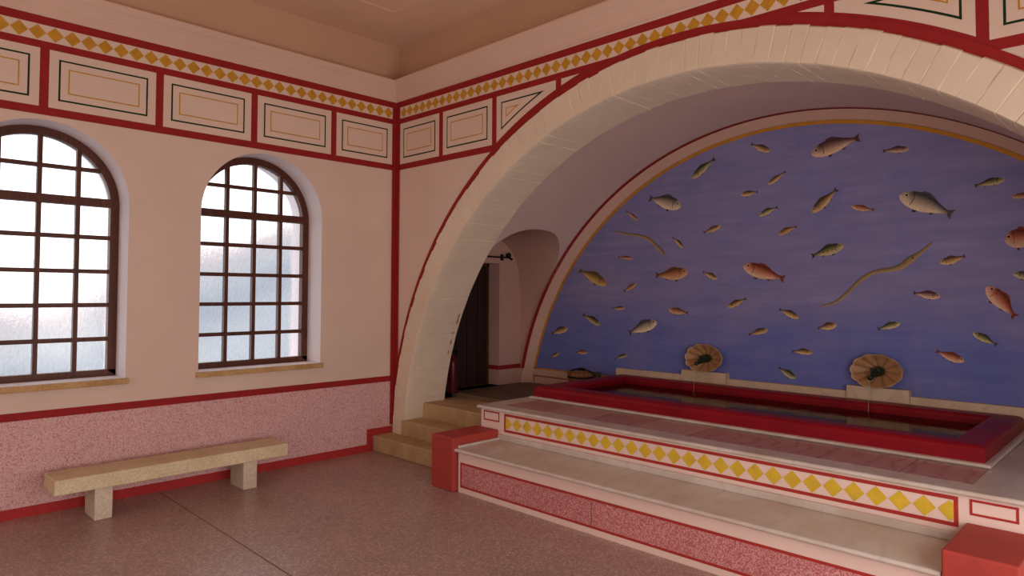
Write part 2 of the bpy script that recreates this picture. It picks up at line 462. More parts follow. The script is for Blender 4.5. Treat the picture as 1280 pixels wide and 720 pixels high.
# short thin dark red strokes near the back edge of the left leg
pts = [(1.02, 1.06, .44), (1.13, 1.18, .445), (1.25, 1.27, .44), (1.36, 1.42, .455), (1.43, 1.47, .45)]
for (za, zb_, y) in pts:
    def P(z, yy): return (AX - sqrt((AR - .009) ** 2 - z * z), yy, z)
    b.quad(P(za, y), P(za, y + .012), P(zb_, y + .010), P(zb_, y), 1)
o = struct(b.build('arch', [M['arch'], M['red']]))

# ---- niche vault with the side lunette over the doorway
XS = .10                                                # side wall plane of the doorway bay
DY0, DY1, DZ = .66, 1.53, 2.08                         # doorway
LC, LWD = 1.215, .70
def lun(y): return 1.66 + .765 * max(0, 1 - abs((y - LC) / LWD) ** 2.5) ** .4
b = MB(); ZF = .40
def arc_row(y, zl, n=70, rr=VR):
    a0 = math.asin((zl - VZ) / rr); a1 = PI - math.asin((ZF - VZ) / rr)
    return [(VX - rr * cos(a0 + (a1 - a0) * k / n), y, VZ + rr * sin(a0 + (a1 - a0) * k / n)) for k in range(n + 1)]
YR = 1.925
b.grid([arc_row(AT, ZF), arc_row(LC - LWD, ZF)])
ly = [LC - LWD + 2 * LWD * k / 44 for k in range(45)]
ly = sorted(set(ly + [DY0, DY1]))
b.grid([arc_row(y, lun(y)) for y in ly])
b.grid([arc_row(LC + LWD, ZF), arc_row(YR, ZF)])
def vx(z): return VX - sqrt(VR ** 2 - (z - VZ) ** 2)
# lunette intrados
b.grid([[(vx(lun(y)), y, lun(y)), (XS, y, lun(y))] for y in ly], 1)
# jambs of the bay
for y in (ly[0], ly[-1]):
    zz = [ZF + (lun(y) - ZF) * k / 20 for k in range(21)]
    b.grid([[(vx(z), y, z) for z in zz], [(XS, y, z) for z in zz]], 1)
# side wall with the door opening
for ya, yb in zip(ly, ly[1:]):
    z0 = DZ if ya >= DY0 - 1e-6 and yb <= DY1 + 1e-6 else ZF
    b.quad((XS, ya, z0), (XS, yb, z0), (XS, yb, lun(yb)), (XS, ya, lun(ya)), 1)
XD = -.12
b.quad((XS, DY1, ZF), (XD, DY1, ZF), (XD, DY1, DZ), (XS, DY1, DZ), 1)
b.quad((XS, DY0, ZF), (XD, DY0, ZF), (XD, DY0, DZ), (XS, DY0, DZ), 1)
b.quad((XS, DY0, DZ), (XS, DY1, DZ), (XD, DY1, DZ), (XD, DY0, DZ), 1)
b.box(XD - .1, .126, DY0 - .05, DY1 + .05, .40, .545, 4); b.box(-.05, .126, AT, YR + .1, .40, .545, 4)
# red dado line on jamb, side wall and turning up round the vault
zl0, zl1 = .735, .79
b.quad((XS + .002, DY1, zl0), (XS + .002, ly[-1], zl0), (XS + .002, ly[-1], zl1), (XS + .002, DY1, zl1), 2)
b.quad((XS, DY1 - .002, zl0), (XD, DY1 - .002, zl0), (XD, DY1 - .002, zl1), (XS, DY1 - .002, zl1), 2)
b.quad((vx(zl0) + .003, LC + LWD - .01, zl0), (vx(zl0) + .003, YR, zl0), (vx(zl1) + .003, YR, zl1), (vx(zl1) + .003, LC + LWD - .01, zl1), 2)
b.quad((vx(zl0) + .003, AT, zl0), (vx(zl0) + .003, ly[0], zl0), (vx(zl1) + .003, ly[0], zl1), (vx(zl1) + .003, AT, zl1), 2)
b.quad((XS + .002, ly[0], zl0), (XS + .002, DY0, zl0), (XS + .002, DY0, zl1), (XS + .002, ly[0], zl1), 2)
a0 = math.asin((zl0 - VZ) / VR)
b.grid([[(VX - (VR - .004) * cos(a0 + (PI - 2 * a0) * k / 120), y, VZ + (VR - .004) * sin(a0 + (PI - 2 * a0) * k / 120)) for k in range(121)] for y in (YR - .06, YR)], 2)
# sloping cream band between the vault and the mural
GR = 3.357
def band_row(r, y, zf=ZF):
    a = math.asin((zf - VZ) / r)
    return [(VX - r * cos(a + (PI - 2 * a) * k / 120), y, VZ + r * sin(a + (PI - 2 * a) * k / 120)) for k in range(121)]
b.grid([band_row(VR, YR), band_row(GR + .012, YB - .012), band_row(GR, YB + .02)], 3)
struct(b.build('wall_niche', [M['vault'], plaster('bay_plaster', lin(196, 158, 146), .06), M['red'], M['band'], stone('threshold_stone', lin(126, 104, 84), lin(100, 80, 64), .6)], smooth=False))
for p in bpy.data.objects['wall_niche'].data.polygons:
    if p.material_index in (0, 3): p.use_smooth = False

# closed dark door at the back of the doorway
d = struct(empty('door_1', (XD, (DY0 + DY1) / 2, .5)))
b = MB(); b.box(XD - .06, XD - .02, DY0 - .02, DY1 + .02, .45, DZ + .02)
w = (DY1 - DY0) / 5
for k in range(5): b.box(XD - .02, XD, DY0 + w * k + .006, DY0 + w * (k + 1) - .006, .5, DZ)
b.build('door_leaf', M['doorwood'], d)
b = MB(); b.box(XD - .005, XD + .03, DY1 - .035, DY1, .5, DZ); b.box(XD - .005, XD + .03, DY0, DY0 + .035, .5, DZ); b.box(XD - .005, XD + .03, DY0, DY1, DZ - .035, DZ)
b.build('door_frame', wood('door_frame_wood', lin(60, 34, 24), lin(84, 50, 36)), d)
b = MB(); b.tube([(XD, DY0 + .12, 1.5), (XD + .05, DY0 + .12, 1.5), (XD + .055, DY0 + .22, 1.5)], .011)
b.build('door_handle', M['iron'], d)

# plain wall behind the mural, and the unseen sides of the hall
b = MB(); b.box(-.1, 7.1, YB + .02, YB + .14, .3, 3.6)
struct(b.build('wall_back', M['band']))
b = MB(); b.box(7, 7.15, FY, .3, 0, CEIL)
struct(b.build('wall_right', M['wall']))
b = MB(); b.box(-.3, 7.15, FY - .15, FY, 0, CEIL)
struct(b.build('wall_rear', M['wall']))

# ---- windows
def muntin(b, ya, yb, za, zb, x0, x1): b.box(x0, x1, ya, yb, za, zb)
for c, nm in WIN:
    w = struct(empty(nm, (-.27, c, SILLZ)))
    xf, xb = -.27, -.335
    def arcpts(hw, spr, zbot, n=48):
        return [(c - hw, zbot)] + [(c - hw * cos(PI * k / n), spr + hw * sin(PI * k / n)) for k in range(n + 1)] + [(c + hw, zbot)]
    b = MB()
    o_, i_ = arcpts(HW - .002, SPR, SILLZ), arcpts(HW - .068, SPR, SILLZ + .055)
    b.grid([[(xf, y, z) for y, z in o_], [(xf, y, z) for y, z in i_]])
    b.grid([[(xf, y, z) for y, z in i_], [(xb, y, z) for y, z in i_]])
    b.grid([[(xb, y, z) for y, z in o_], [(xb, y, z) for y, z in i_]])
    b.box(xb, xf, c - HW + .002, c + HW - .002, SILLZ, SILLZ + .055)
    b.build('window_frame', M['frame'], w)
    b = MB(); hi = HW - .06
    for dy in (-.25, .022, .294):
        b.box(xb + .008, xf - .008, c + dy - .0165, c + dy + .0165, SILLZ + .05, SPR + sqrt(hi * hi - dy * dy))
    for z in (1.3, 1.588, 1.872, 2.16): b.box(xb + .01, xf - .01, c - hi, c + hi, z - .0175, z + .0175)
    dz = 2.727 - SPR; hh = sqrt(hi * hi - dz * dz)
    b.box(xb + .01, xf - .01, c - hh, c + hh, 2.727 - .016, 2.727 + .016)
    b.box(xb, xf + .004, c - hi, c + hi, 2.422, 2.492)
    b.build('muntin_grid', M['frame'], w)
    b = MB(); p = arcpts(HW - .05, SPR, SILLZ + .02)
    b.poly([(-.305, y, z) for y, z in p]); b.build('pane', M['glass'], w)
    b = MB(); b.box(-.012, .042, c - HW - .022, c + HW + .018, SILLZ - .044, SILLZ + .002)
    b.build('window_sill', M['sill'], w, bevel=.006)

YB += .03                                               # everything below is laid out 3 cm deeper, then moved back together
BEFORE = set(bpy.data.objects)
# ------------------------------------------------------------ stone stair to the doorway
st = tag(empty('stone_staircase', (.8, 0, 0)), 'worn tan sandstone stair of low steps squeezed between arch leg and red plinth', 'stairs')
S1, S2, S3 = .165, .325, .49
b = MB(); b.box(.013, 1.488, -.245, .02, 0, S1); b.build('step', M['stonestep'], st, bevel=.012)
b = MB(); b.box(.20, 1.488, -.014, .26, 0, S2); b.build('step', M['stonestep'], st, bevel=.012)
b = MB(); b.box(.16, 1.488, .243, .80, 0, S3); b.build('step', M['stonestep'], st, bevel=.012)
b = MB(); b.box(.125, 1.488, .76, YB - .005, 0, .545); b.build('landing', stone('landing_stone', lin(126, 104, 84), lin(100, 80, 64), .6), st, bevel=.008)

# ------------------------------------------------------------ upper marble platform
PZ = .657
pl = tag(empty('pool_platform', (3.5, .5, 0)), 'cream plastered platform with a row of painted yellow diamonds, carrying the red pool', 'platform')
b = MB(); RY = -.07; XL, XR = 1.545, 6.75
b.box(XL, XR, RY, YB, 0, PZ - .029)
def rr(x0, x1, z0, z1, d, m): b.quad((x0, RY - d, z0), (x1, RY - d, z0), (x1, RY - d, z1), (x0, RY - d, z1), m)
def frame_rect(x0, x1, z0, z1, w):
    rr(x0, x1, z0, z0 + w, .0015, 1); rr(x0, x1, z1 - w, z1, .0015, 1); rr(x0, x0 + w, z0 + w, z1 - w, .0015, 1); rr(x1 - w, x1, z0 + w, z1 - w, .0015, 1)
frame_rect(1.58, 1.79, .522, .612, .013); frame_rect(5.405, 5.62, .525, .61, .013)
frame_rect(1.851, 5.354, .446, .61, .022)
for k in range(29):
    x = 1.892 + .1222 * k
    xs_ = [x - .058, x, x + .058]
    lo, hi = 1.873, 5.332
    h, zc = .058, .528
    pts = [(x - .058, zc), (x, zc - h), (x + .058, zc), (x, zc + h)]
    if x - .058 < lo: pts = [(lo, zc - h * (1 - (x - lo) / .058)), (x, zc - h), (x + .058, zc), (x, zc + h), (lo, zc + h * (1 - (x - lo) / .058))]
    if x + .058 > hi: pts = [(x - .058, zc), (x, zc - h), (hi, zc - h * (1 - (hi - x) / .058)), (hi, zc + h * (1 - (hi - x) / .058)), (x, zc + h)]
    if x > hi: continue
    b.poly([(px, RY - .002, pz) for px, pz in pts], 2)
b.build('riser_panel', [M['cream_riser'], M['stepred'], M['yellow']], pl)
def bull(y0, y1, z0, z1, r=None):
    r = (z1 - z0) / 2; zc = (z0 + z1) / 2
    return [(y1, z0)] + [(y0 + r - r * sin(PI * k / 8), zc - r * cos(PI * k / 8)) for k in range(9)] + [(y1, z1)]
b = MB(); b.extrude_x(bull(-.112, YB, PZ - .03, PZ), XL - .018, XR)
b.build('marble_top', M['marble'], pl)
b = MB(); x = 1.74
b.quad((1.735, .06, PZ + .001), (5.395, .06, PZ + .001), (5.395, .50, PZ + .001), (1.735, .50, PZ + .001), 2)
rt = random.Random(5)
while x < 5.35:
    w = min(.468, 5.395 - x)
    b.box(x + .003, x + w - .003, .062, .498, PZ, PZ + .0025, rt.choice((0, 0, 1)))
    x += .47
b.build('tile_paving', [M['tile'], marble('pink_tile_deep', lin(178, 132, 128), lin(150, 104, 100), lin(168, 122, 118), .35, 3), M['joint']], pl)

# ------------------------------------------------------------ lower marble step
ls = tag(empty('marble_step', (3.5, -.33, 0)), 'low broad marble step with pink speckled front panel between two red plinths', 'step')
SZ = .370; LY = -.57
b = MB(); b.box(1.80, 5.385, LY, RY - .002, 0, SZ - .029)
def r2(x0, x1, z0, z1, d, m): b.quad((x0, LY - d, z0), (x1, LY - d, z0), (x1, LY - d, z1), (x0, LY - d, z1), m)
r2(1.828, 5.37, .044, .256, .0015, 1); r2(1.846, 5.352, .062, .238, .0025, 2)
r2(3.238, 3.246, .062, .238, .003, 3)
b.build('riser_panel', [M['cream_riser'], M['stepred'], M['riser'], M['joint']], ls)
b = MB(); b.extrude_x(bull(-.608, RY - .002, SZ - .03, SZ), 1.788, 5.385)
b.build('marble_tread', M['marble'], ls)
b = MB(); b.box(1.788, 1.81, -.57, RY - .006, SZ, SZ + .022); b.box(1.79, 5.385, RY - .026, RY - .004, SZ, SZ + .05)
b.build('skirting', M['marble'], ls, bevel=.006)

# ------------------------------------------------------------ red plinths
def plinth(x0, x1, z1, label):
    b = MB(); b.box(x0, x1, -.62, RY - .004, 0, z1)
    o = b.build('plinth', M['plinth'], None, bevel=.012, seg=3)
    tag(o, label, 'plinth', 'red plinths flanking the steps'); return o
plinth(1.492, 1.785, .46, 'plain red plastered plinth beside the tan sandstone stair')
plinth(5.39, 5.70, .485, 'plain red plastered plinth at the right end of the marble step')

# ------------------------------------------------------------ pool
PZ_ = PZ; PZ = PZ + .003
pool = tag(empty('plunge_pool', (3.5, 1.3, PZ)), 'long deep red plastered pool full of dark water below the fish mural', 'pool')
PX0, PX1, PY0, PY1 = 1.65, 5.37, .545, 2.0
def ring(d, z): return [(PX0 + d, PY0 + d, z), (PX1 - d, PY0 + d, z), (PX1 - d, PY1 - d, z), (PX0 + d, PY1 - d, z)]
b = MB()
prof = [(0, PZ), (.0, .75), (.006, .768), (.02, .781), (.04, .787), (.16, .787), (.18, .782), (.193, .77), (.2, .752), (.2, .67)]
b.grid([ring(d, z) for d, z in prof], 0, True); b.poly(ring(.2, .672))
b.build('basin', M['poolred'], pool, smooth=False)
b = MB(); b.poly(ring(.199, .715)); b.build('water', M['water'], pool)
b = MB()
pr = [(.005, PZ), (-.03, PZ + .001), (-.036, PZ + .006), (-.038, PZ + .013), (-.032, PZ + .020), (-.02, PZ + .023), (.005, PZ + .024)]
b.grid([[p for p in (ring(d, z)[3], ring(d, z)[0], ring(d, z)[1], ring(d, z)[2])] for d, z in pr])
b.build('base_moulding', M['marble'], pool)

PZ = PZ_
# ------------------------------------------------------------ stone strip and fountain blocks along the mural foot
b = MB(); b.box(1.58, 6.75, PY1 + .004, YB + .01, PZ, .846)
struct(b.build('trim_2', M['ledge']))
def fountain(cx, cz, bx0, bx1, bz, slabel, blabel, plabel, jet_x):
    b = MB(); b.box(bx0, bx1, 1.975, PY1 + .004, .79, bz); b.box(bx0, bx1, PY1 + .004, YB - .004, .846, bz)
    o = b.build('fountain_block', M['ledge'], None, merge=True); tag(o, blabel, 'stone block', 'stone blocks under the shells')
    sh = empty('scallop_shell', (cx, YB, cz)); tag(sh, slabel, 'shell', 'scallop shells on the mural')
    b = MB(); rows = []; NA, NR = 144, 14
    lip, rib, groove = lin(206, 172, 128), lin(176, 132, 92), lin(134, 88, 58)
    for i in range(NR + 1):
        t = i / NR; row = []
        for j in range(NA):
            a = 2 * PI * j / NA
            lobe = abs(sin(a * 5.5 + .4))
            R = 1 + .06 * lobe * t
            ex, ez = .200, (.146 if sin(a) > 0 else .13)
            dep = .012 + .085 * t ** 1.6 + .016 * t * (lobe - .5) + .05 * max(0, -sin(a)) * t
            row.append((cx + ex * R * t * cos(a), YB - dep, cz + ez * R * t * sin(a)))
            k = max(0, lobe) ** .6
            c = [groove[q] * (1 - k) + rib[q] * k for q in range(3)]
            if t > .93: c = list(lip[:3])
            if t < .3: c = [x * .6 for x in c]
            b.cols.append((c[0], c[1], c[2], 1))
        rows.append(row)
    b.grid(rows, 0, True)
    back = [[(x, min(YB - .004, y + .016 + .02 * i / 3), z) for x, y, z in rows[-1]] for i in range(2)]
    back = [[(x * .985 + cx * .015, y, z * .985 + cz * .015) for x, y, z in r] for r in back]
    b.cols += [lip] * (2 * NA + NA)
    b.grid([rows[-1]] + back, 0, True)
    # smaller inner disc at the back so that the dish is closed towards the wall
    back2 = [(cx + (x - cx) * .35, YB - .002, cz + (z - cz) * .35) for x, y, z in rows[-1]]
    b.cols += [lip] * (2 * NA); b.grid([back[-1], back2], 0, True)
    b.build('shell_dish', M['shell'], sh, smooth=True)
    # bronze animal-head spout
    s_ = MB(); z0 = cz - .01
    path = [(cx + .01, YB - .01, z0 + .01), (cx + .008, YB - .06, z0 + .012), (cx, YB - .11, z0 + .004), (cx - .006, YB - .15, z0 - .012), (cx - .01, YB - .20, z0 - .03), (cx - .012, YB - .225, z0 - .036)]
    s_.tube(path, [.040, .042, .036, .026, .017, .020], 14)
    for sx in (-1, 1): s_.lathe([(.002, -.014), (.012, -.008), (.014, 0), (.010, .01), (.002, .014)], (cx + sx * .026, YB - .12, z0 + .026), 10)
    s_.build('spout', M['bronze'], sh, smooth=True, merge=True)
    j = MB(); ex, ey, ez = path[-1]
    pts = [(ex, ey - .05 * t_, ez - .012 - (ez - .012 - .716) * t_ ** 2) for t_ in [k / 10 for k in range(11)]]
    j.tube(pts, [.003 + .001 * sin(k * 2.1) for k in range(11)], 8)
    j.build('water_jet', M['jet'], sh, smooth=True)
fountain(2.715, 1.035, 2.45, 2.955, .902, 'tan scallop shell with bronze spout on the mural, left one, nearer the dark doorway', 'pale stone block under the left scallop shell, nearer the dark doorway', '', 0)
fountain(4.352, 1.037, 4.105, 4.60, .90, 'tan scallop shell with bronze spout on the mural, right one, farther from the doorway', 'pale stone block under the right scallop shell, farther from the doorway', '', 0)

# ------------------------------------------------------------ mural
mu = tag(empty('fish_mural', (3.5, YB, .7)), 'blue violet wall painting of swimming fish filling the arched back wall', 'mural')
b = MB()
a0 = math.asin((.735 - VZ) / GR)
arc = [(VX - (GR - .002) * cos(a0 + (PI - 2 * a0) * k / 140), YB, VZ + (GR - .002) * sin(a0 + (PI - 2 * a0) * k / 140)) for k in range(141)]
b.poly(arc)
b.build('painted_sea', M['mural'], mu)
b = MB()
b.grid([[(VX - r * cos(a0 + (PI - 2 * a0) * k / 140), YB - .003, VZ + r * sin(a0 + (PI - 2 * a0) * k / 140)) for k in range(141)] for r in (GR + .004, GR - .028)])
b.box(.20, 1.56, YB - .003, YB, .725, .742); 
b.build('gold_border', M['goldline'], mu)
# cream foot of the wall left of the pool with its red outline
b = MB(); b.box(.12, 1.56, YB - .002, YB + .01, .54, .725)
for (xa, xb, za, zb_) in ((.235, 1.5, .632, .645), (.235, .248, .56, .632)): b.box(xa, xb, YB - .004, YB, za, zb_, 1)
struct(b.build('trim_3', [M['band'], M['red']]))

PAL = {  # back, flank, belly
    0: (lin(66, 64, 70), lin(158, 142, 128), lin(226, 204, 174)),
    1: (lin(96, 60, 44), lin(172, 114, 78), lin(208, 168, 126)),
    2: (lin(104, 48, 38), lin(178, 104, 80), lin(214, 176, 150)),
    3: (lin(74, 54, 44), lin(152, 116, 80), lin(212, 180, 132)),
    4: (lin(92, 74, 48), lin(152, 120, 72), lin(204, 170, 108)),
    5: (lin(54, 55, 42), lin(122, 114, 82), lin(200, 182, 136)),
    6: (lin(74, 46, 50), lin(144, 108, 98), lin(216, 182, 154))}
def mixc(a, b_, k): return tuple(a[i] * (1 - k) + b_[i] * k for i in range(3)) + (1,)
PROF = [(0, .05), (.04, .42), (.1, .66), (.2, .88), (.32, 1.0), (.45, .98), (.58, .82), (.7, .58), (.8, .36), (.87, .24), (.9, .24)]
def fish(hx, hz, tx, tz, h, pal, idx):
    L = sqrt((tx - hx) ** 2 + (tz - hz) ** 2)
    ux, uz = (tx - hx) / L, (tz - hz) / L
    vx_, vz_ = (-uz, ux) if ux > 0 else (uz, -ux)
    rf = random.Random(idx * 11 + 5)
    h = max(h * .88, L * .175)
    bend = rf.uniform(-.03, .03) * L
    back, flank, belly = PAL[pal]
    tint = rf.uniform(.9, 1.1)
    def P(u, v, d):
        w = bend * sin(PI * u)
        return (hx + ux * u * L + vx_ * (v + w), YB - d, hz + uz * u * L + vz_ * (v + w))
    b = MB()
    # tail and fins first (lower layer)
    def fin(pts, col, d=.003):
        b.poly([P(u, v, d) for u, v in pts]); b.cols.extend([shade(col, tint)] * len(pts))
    dark = mixc(back, flank, .12)
    fin([(.86, -.02 * L), (.95, -.16 * h - .02 * L), (1.0, -.22 * h - .02 * L), (.965, 0), (1.0, .22 * h + .02 * L), (.95, .16 * h + .02 * L), (.86, .02 * L)], dark)
    fin([(.30, .42 * h), (.36, .60 * h), (.48, .62 * h), (.66, .36 * h), (.6, .3 * h)], dark)
    fin([(.30, -.42 * h), (.35, -.64 * h), (.40, -.58 * h), (.42, -.42 * h)], mixc(back, (0, 0, 0, 1), .3))
    fin([(.58, -.36 * h), (.66, -.46 * h), (.72, -.24 * h)], dark)
    # body, shaded from back to belly
    rows = []; nv = 8; i0 = len(b.v)
    for u, w in PROF:
        row = []
        for j in range(nv + 1):
            s = -1 + 2 * j / nv
            row.append(P(u, s * w * h / 2, .004))
            k = (s + 1) / 2
            c = mixc(belly, flank, max(0, k - .15) / .4) if k < .55 else mixc(flank, back, min(1, (k - .55) / .3))
            if u < .15: c = mixc(c, belly, .45)
            b.cols.append(shade(mixc(c, back, .6 if u > .85 else .3 if u > .75 else 0), tint))
        rows.append(row)
    b.grid(rows)
    if h > .05:                                          # gill stroke, eye
        g = mixc(back, (0, 0, 0, 1), .25)
        pts = [P(.235 + .03 * cos(q), .33 * h * sin(q), .0045) for q in [(-1.2 + 2.4 * k / 6) for k in range(7)]] + [P(.222 + .03 * cos(q), .33 * h * sin(q), .0045) for q in [(1.2 - 2.4 * k / 6) for k in range(7)]]
        b.poly(pts); b.cols += [g] * len(pts)
    er = min(.06 * h + .002, .010)
    for r, c, d in ((er * 1.35, mixc(belly, flank, .25), .005), (er, mixc(back, (0, 0, 0, 1), .7), .0055)):
        e0 = P(.115, .12 * h, d)
        b.poly([(e0[0] + r * cos(2 * PI * k / 12), e0[1], e0[2] + r * sin(2 * PI * k / 12)) for k in range(12)]); b.cols += [c] * 12
    if idx == 19:                            # spots along the flank
        for k in range(3):
            e0 = P(.35 + .14 * k, -.02 * h, .005); b.poly([(e0[0] + .007 * cos(2 * PI * q / 8), e0[1], e0[2] + .005 * sin(2 * PI * q / 8)) for q in range(8)]); b.cols += [shade(back, .7)] * 8
    b.build('painted_fish', M['fish'], mu)
FISH = [(1.85, 2.54, 1.69, 2.66, 0.037, 1), (1.78, 2.11, 1.57, 2.13, 0.046, 1), (1.41, 1.81, 0.99, 1.99, 0.145, 4), (2.41, 2.65, 2.0, 2.78, 0.169, 0), (2.49, 1.94, 2.08, 1.91, 0.149, 1), (2.83, 1.86, 2.66, 1.94, 0.059, 3), (3.11, 1.99, 3.53, 1.85, 0.158, 2), (2.87, 2.41, 2.67, 2.35, 0.059, 3), (2.43, 2.2, 2.3, 2.32, 0.048, 3), (3.28, 2.48, 3.47, 2.55, 0.063, 5), (3.47, 2.28, 3.65, 2.35, 0.062, 1), (2.54, 2.94, 2.81, 3.12, 0.094, 5), (3.4, 3.11, 3.2, 3.21, 0.072, 3), (3.09, 2.71, 3.27, 2.72, 0.057, 3), (3.37, 2.78, 3.55, 2.89, 0.055, 3), (3.79, 3.02, 4.22, 3.11, 0.163, 6), (4.61, 2.95, 4.4, 2.96, 0.063, 6), (3.79, 2.47, 4.02, 2.67, 0.097, 3), (4.14, 2.5, 4.33, 2.45, 0.057, 1), (4.07, 2.15, 3.78, 2.06, 0.104, 5), (4.53, 2.56, 4.92, 2.36, 0.176, 0), (5.27, 2.61, 5.07, 2.58, 0.064, 5), (5.31, 2.47, 5.49, 2.47, 0.05, 1), (5.26, 2.14, 5.5, 2.14, 0.167, 2), (4.82, 1.97, 5.0, 2.02, 0.072, 3), (4.82, 1.69, 4.62, 1.72, 0.074, 6), (5.14, 1.77, 5.32, 1.53, 0.126, 2), (5.31, 1.87, 5.48, 1.82, 0.068, 5), (4.52, 1.46, 4.34, 1.4, 0.062, 5), (5.04, 1.4, 5.2, 1.31, 0.064, 5), (4.98, 1.17, 4.78, 1.24, 0.079, 2), (3.66, 1.48, 3.47, 1.56, 0.069, 3), (4.0, 1.43, 3.83, 1.39, 0.074, 3), (3.78, 1.16, 3.59, 1.16, 0.06, 3), (3.63, 0.91, 3.46, 1.0, 0.069, 5), (3.36, 1.36, 3.16, 1.3, 0.063, 3), (2.94, 1.57, 3.14, 1.66, 0.065, 3), (2.25, 1.53, 2.49, 1.5, 0.078, 1), (1.83, 1.82, 1.65, 1.73, 0.055, 1), (1.67, 1.54, 1.49, 1.53, 0.047, 3), (1.32, 1.33, 1.05, 1.45, 0.087, 5), (0.81, 1.27, 0.54, 1.19, 0.091, 3), (0.67, 0.96, 0.52, 0.89, 0.05, 3), (1.12, 0.99, 0.94, 0.98, 0.058, 1), (1.71, 1.0, 1.52, 0.94, 0.046, 5), (2.1, 1.39, 1.72, 1.25, 0.144, 0)]
for i, f in enumerate(FISH): fish(*f, i)
EELS = [[(1.499, 2.44, 0.0094), (1.692, 2.395, 0.0232), (1.857, 2.367, 0.032), (1.996, 2.318, 0.0361), (2.1, 2.232, 0.0357), (2.162, 2.176, 0.0399), (2.202, 2.13, 0.0133)],
[(4.77, 2.142, 0.01), (4.681, 2.058, 0.0305), (4.602, 2.0, 0.0615), (4.534, 1.947, 0.0482), (4.453, 1.921, 0.0417), (4.357, 1.909, 0.0352), (4.279, 1.882, 0.0355), (4.192, 1.819, 0.0322), (4.09, 1.712, 0.029), (3.985, 1.631, 0.0257), (3.85, 1.588, 0.0074)]]
for pts in EELS:
    P_ = [Vector((x, 0, z)) for x, z, w in pts]
    b = MB(); rows = []
    # refine with Catmull-Rom
    fine = []
    for i in range(len(pts) - 1):
        p0, p1, p2, p3 = P_[max(i - 1, 0)], P_[i], P_[i + 1], P_[min(i + 2, len(pts) - 1)]
        for k in range(6):
            t_ = k / 6
            q = .5 * ((2 * p1) + (p2 - p0) * t_ + (2 * p0 - 5 * p1 + 4 * p2 - p3) * t_ ** 2 + (3 * p1 - p0 - 3 * p2 + p3) * t_ ** 3)
            fine.append((q, pts[i][2] * (1 - t_) + pts[i + 1][2] * t_))
    fine.append((P_[-1], pts[-1][2]))
    for i, (q, w) in enumerate(fine):
        d = (fine[min(i + 1, len(fine) - 1)][0] - fine[max(i - 1, 0)][0]).normalized()
        nrm = Vector((-d.z, 0, d.x)); nrm = nrm if nrm.z > 0 else -nrm
        rows.append([(q.x + nrm.x * w * s, YB - .004, q.z + nrm.z * w * s) for s in (-.5, 0, .5)])
        b.cols += [lin(176, 150, 104), lin(150, 126, 88), lin(92, 80, 62)]
    b.grid(rows)
    if len(pts) > 8:
        ex, ez = pts[2][0] + .02, pts[2][1] + .016
        b.poly([(ex + .009 * cos(2 * PI * k / 10), YB - .005, ez + .009 * sin(2 * PI * k / 10)) for k in range(10)]); b.cols += [lin(80, 60, 44)] * 10
    b.build('painted_eel', M['fish'], mu)

# ------------------------------------------------------------ bench under the windows
be_ = tag(empty('stone_bench', (.34, -2.35, 0)), 'long low pale stone bench on two block legs under the windows', 'bench')
b = MB(); b.box(.165, .50, -3.24, -1.465, .236, .345)
b.build('seat_slab', M['bench'], be_, bevel=.008)
for y in (-2.92, -1.80):
    b = MB(); b.box(.205, .477, y - .06, y + .06, 0, .236); b.build('leg', M['benchleg'], be_, bevel=.006)

# ------------------------------------------------------------ doorway things
rod = tag(empty('curtain_rod', (.16, 1.6, 2.16)), 'thin black iron rod with ball end above the dark doorway', 'rod')
b = MB(); b.tube([(.165, .62, 2.155), (.165, 1.67, 2.155)], .010); b.build('bar', M['iron'], rod, smooth=True)
b = MB(); b.lathe([(.004, -.034), (.022, -.026), (.034, -.008), (.034, .008), (.022, .026), (.004, .034)], (.165, 1.66, 2.185), 16); b.build('finial', M['iron'], rod, smooth=True)
b = MB(); b.tube([(XS, 1.60, 2.16), (.165, 1.60, 2.155)], .008); b.box(XS, XS + .008, 1.575, 1.625, 2.12, 2.2); b.build('bracket', M['iron'], rod)
b = MB(); b.tube([(.165, 1.67, 2.155), (.165, 1.72, 2.135)], [.010, .016], 10); b.build('end_hook', M['iron'], rod)

ext = tag(empty('fire_extinguisher', (.185, .725, .545)), 'dark red cylinder standing in the doorway, half hidden by the arch leg', 'fire extinguisher')
b = MB(); b.lathe([(.066, 0), (.074, .01), (.074, .02), (.062, .03), (.062, .34), (.058, .37), (.044, .40), (.024, .42), (.018, .44)], (.185, .725, .545), 28); b.build('cylinder', M['extred'], ext, smooth=True)
b = MB(); b.lathe([(.018, 0), (.02, .02), (.012, .03)], (.185, .725, .985), 14); b.tube([(.185, .725, 1.01), (.23, .725, 1.03), (.285, .725, 1.02)], .008); b.tube([(.185, .725, 1.0), (.225, .725, .995), (.275, .725, .985)], .007); b.build('valve', M['iron'], ext, smooth=True)

bk = tag(empty('wooden_bucket', (1.19, 1.86, .545)), 'brown wooden bucket with dark hoops in the corner beside the pool', 'bucket')
b = MB(); n = 18
for k in range(n):
    a0, a1 = 2 * PI * (k + .04) / n, 2 * PI * (k + .96) / n
    rows = []
    for r, z in ((.135, .545), (.165, .775)):
        rows.append([(1.19 + rr_ * cos(a), 1.86 + rr_ * sin(a), z) for rr_, a in ((r, a0), (r + .004, (a0 + a1) / 2), (r, a1), (r - .02, a1), (r - .02, a0))])
    b.grid(rows, 0, True); b.poly(rows[0][::-1]); b.poly(rows[1])
b.poly([(1.19 + .145 * cos(2 * PI * k / 24), 1.86 + .145 * sin(2 * PI * k / 24), .70) for k in range(24)], 0)
b.build('staves', M['bucket'], bk)
for z in (.60, .725):
    b = MB(); r = .135 + .03 * (z - .545) / .23 + .005
    b.lathe([(r - .003, -.011), (r + .003, -.011), (r + .0045, .011), (r - .003, .011)], (1.19, 1.86, z), 32); b.build('hoop', M['iron'], bk, smooth=True)
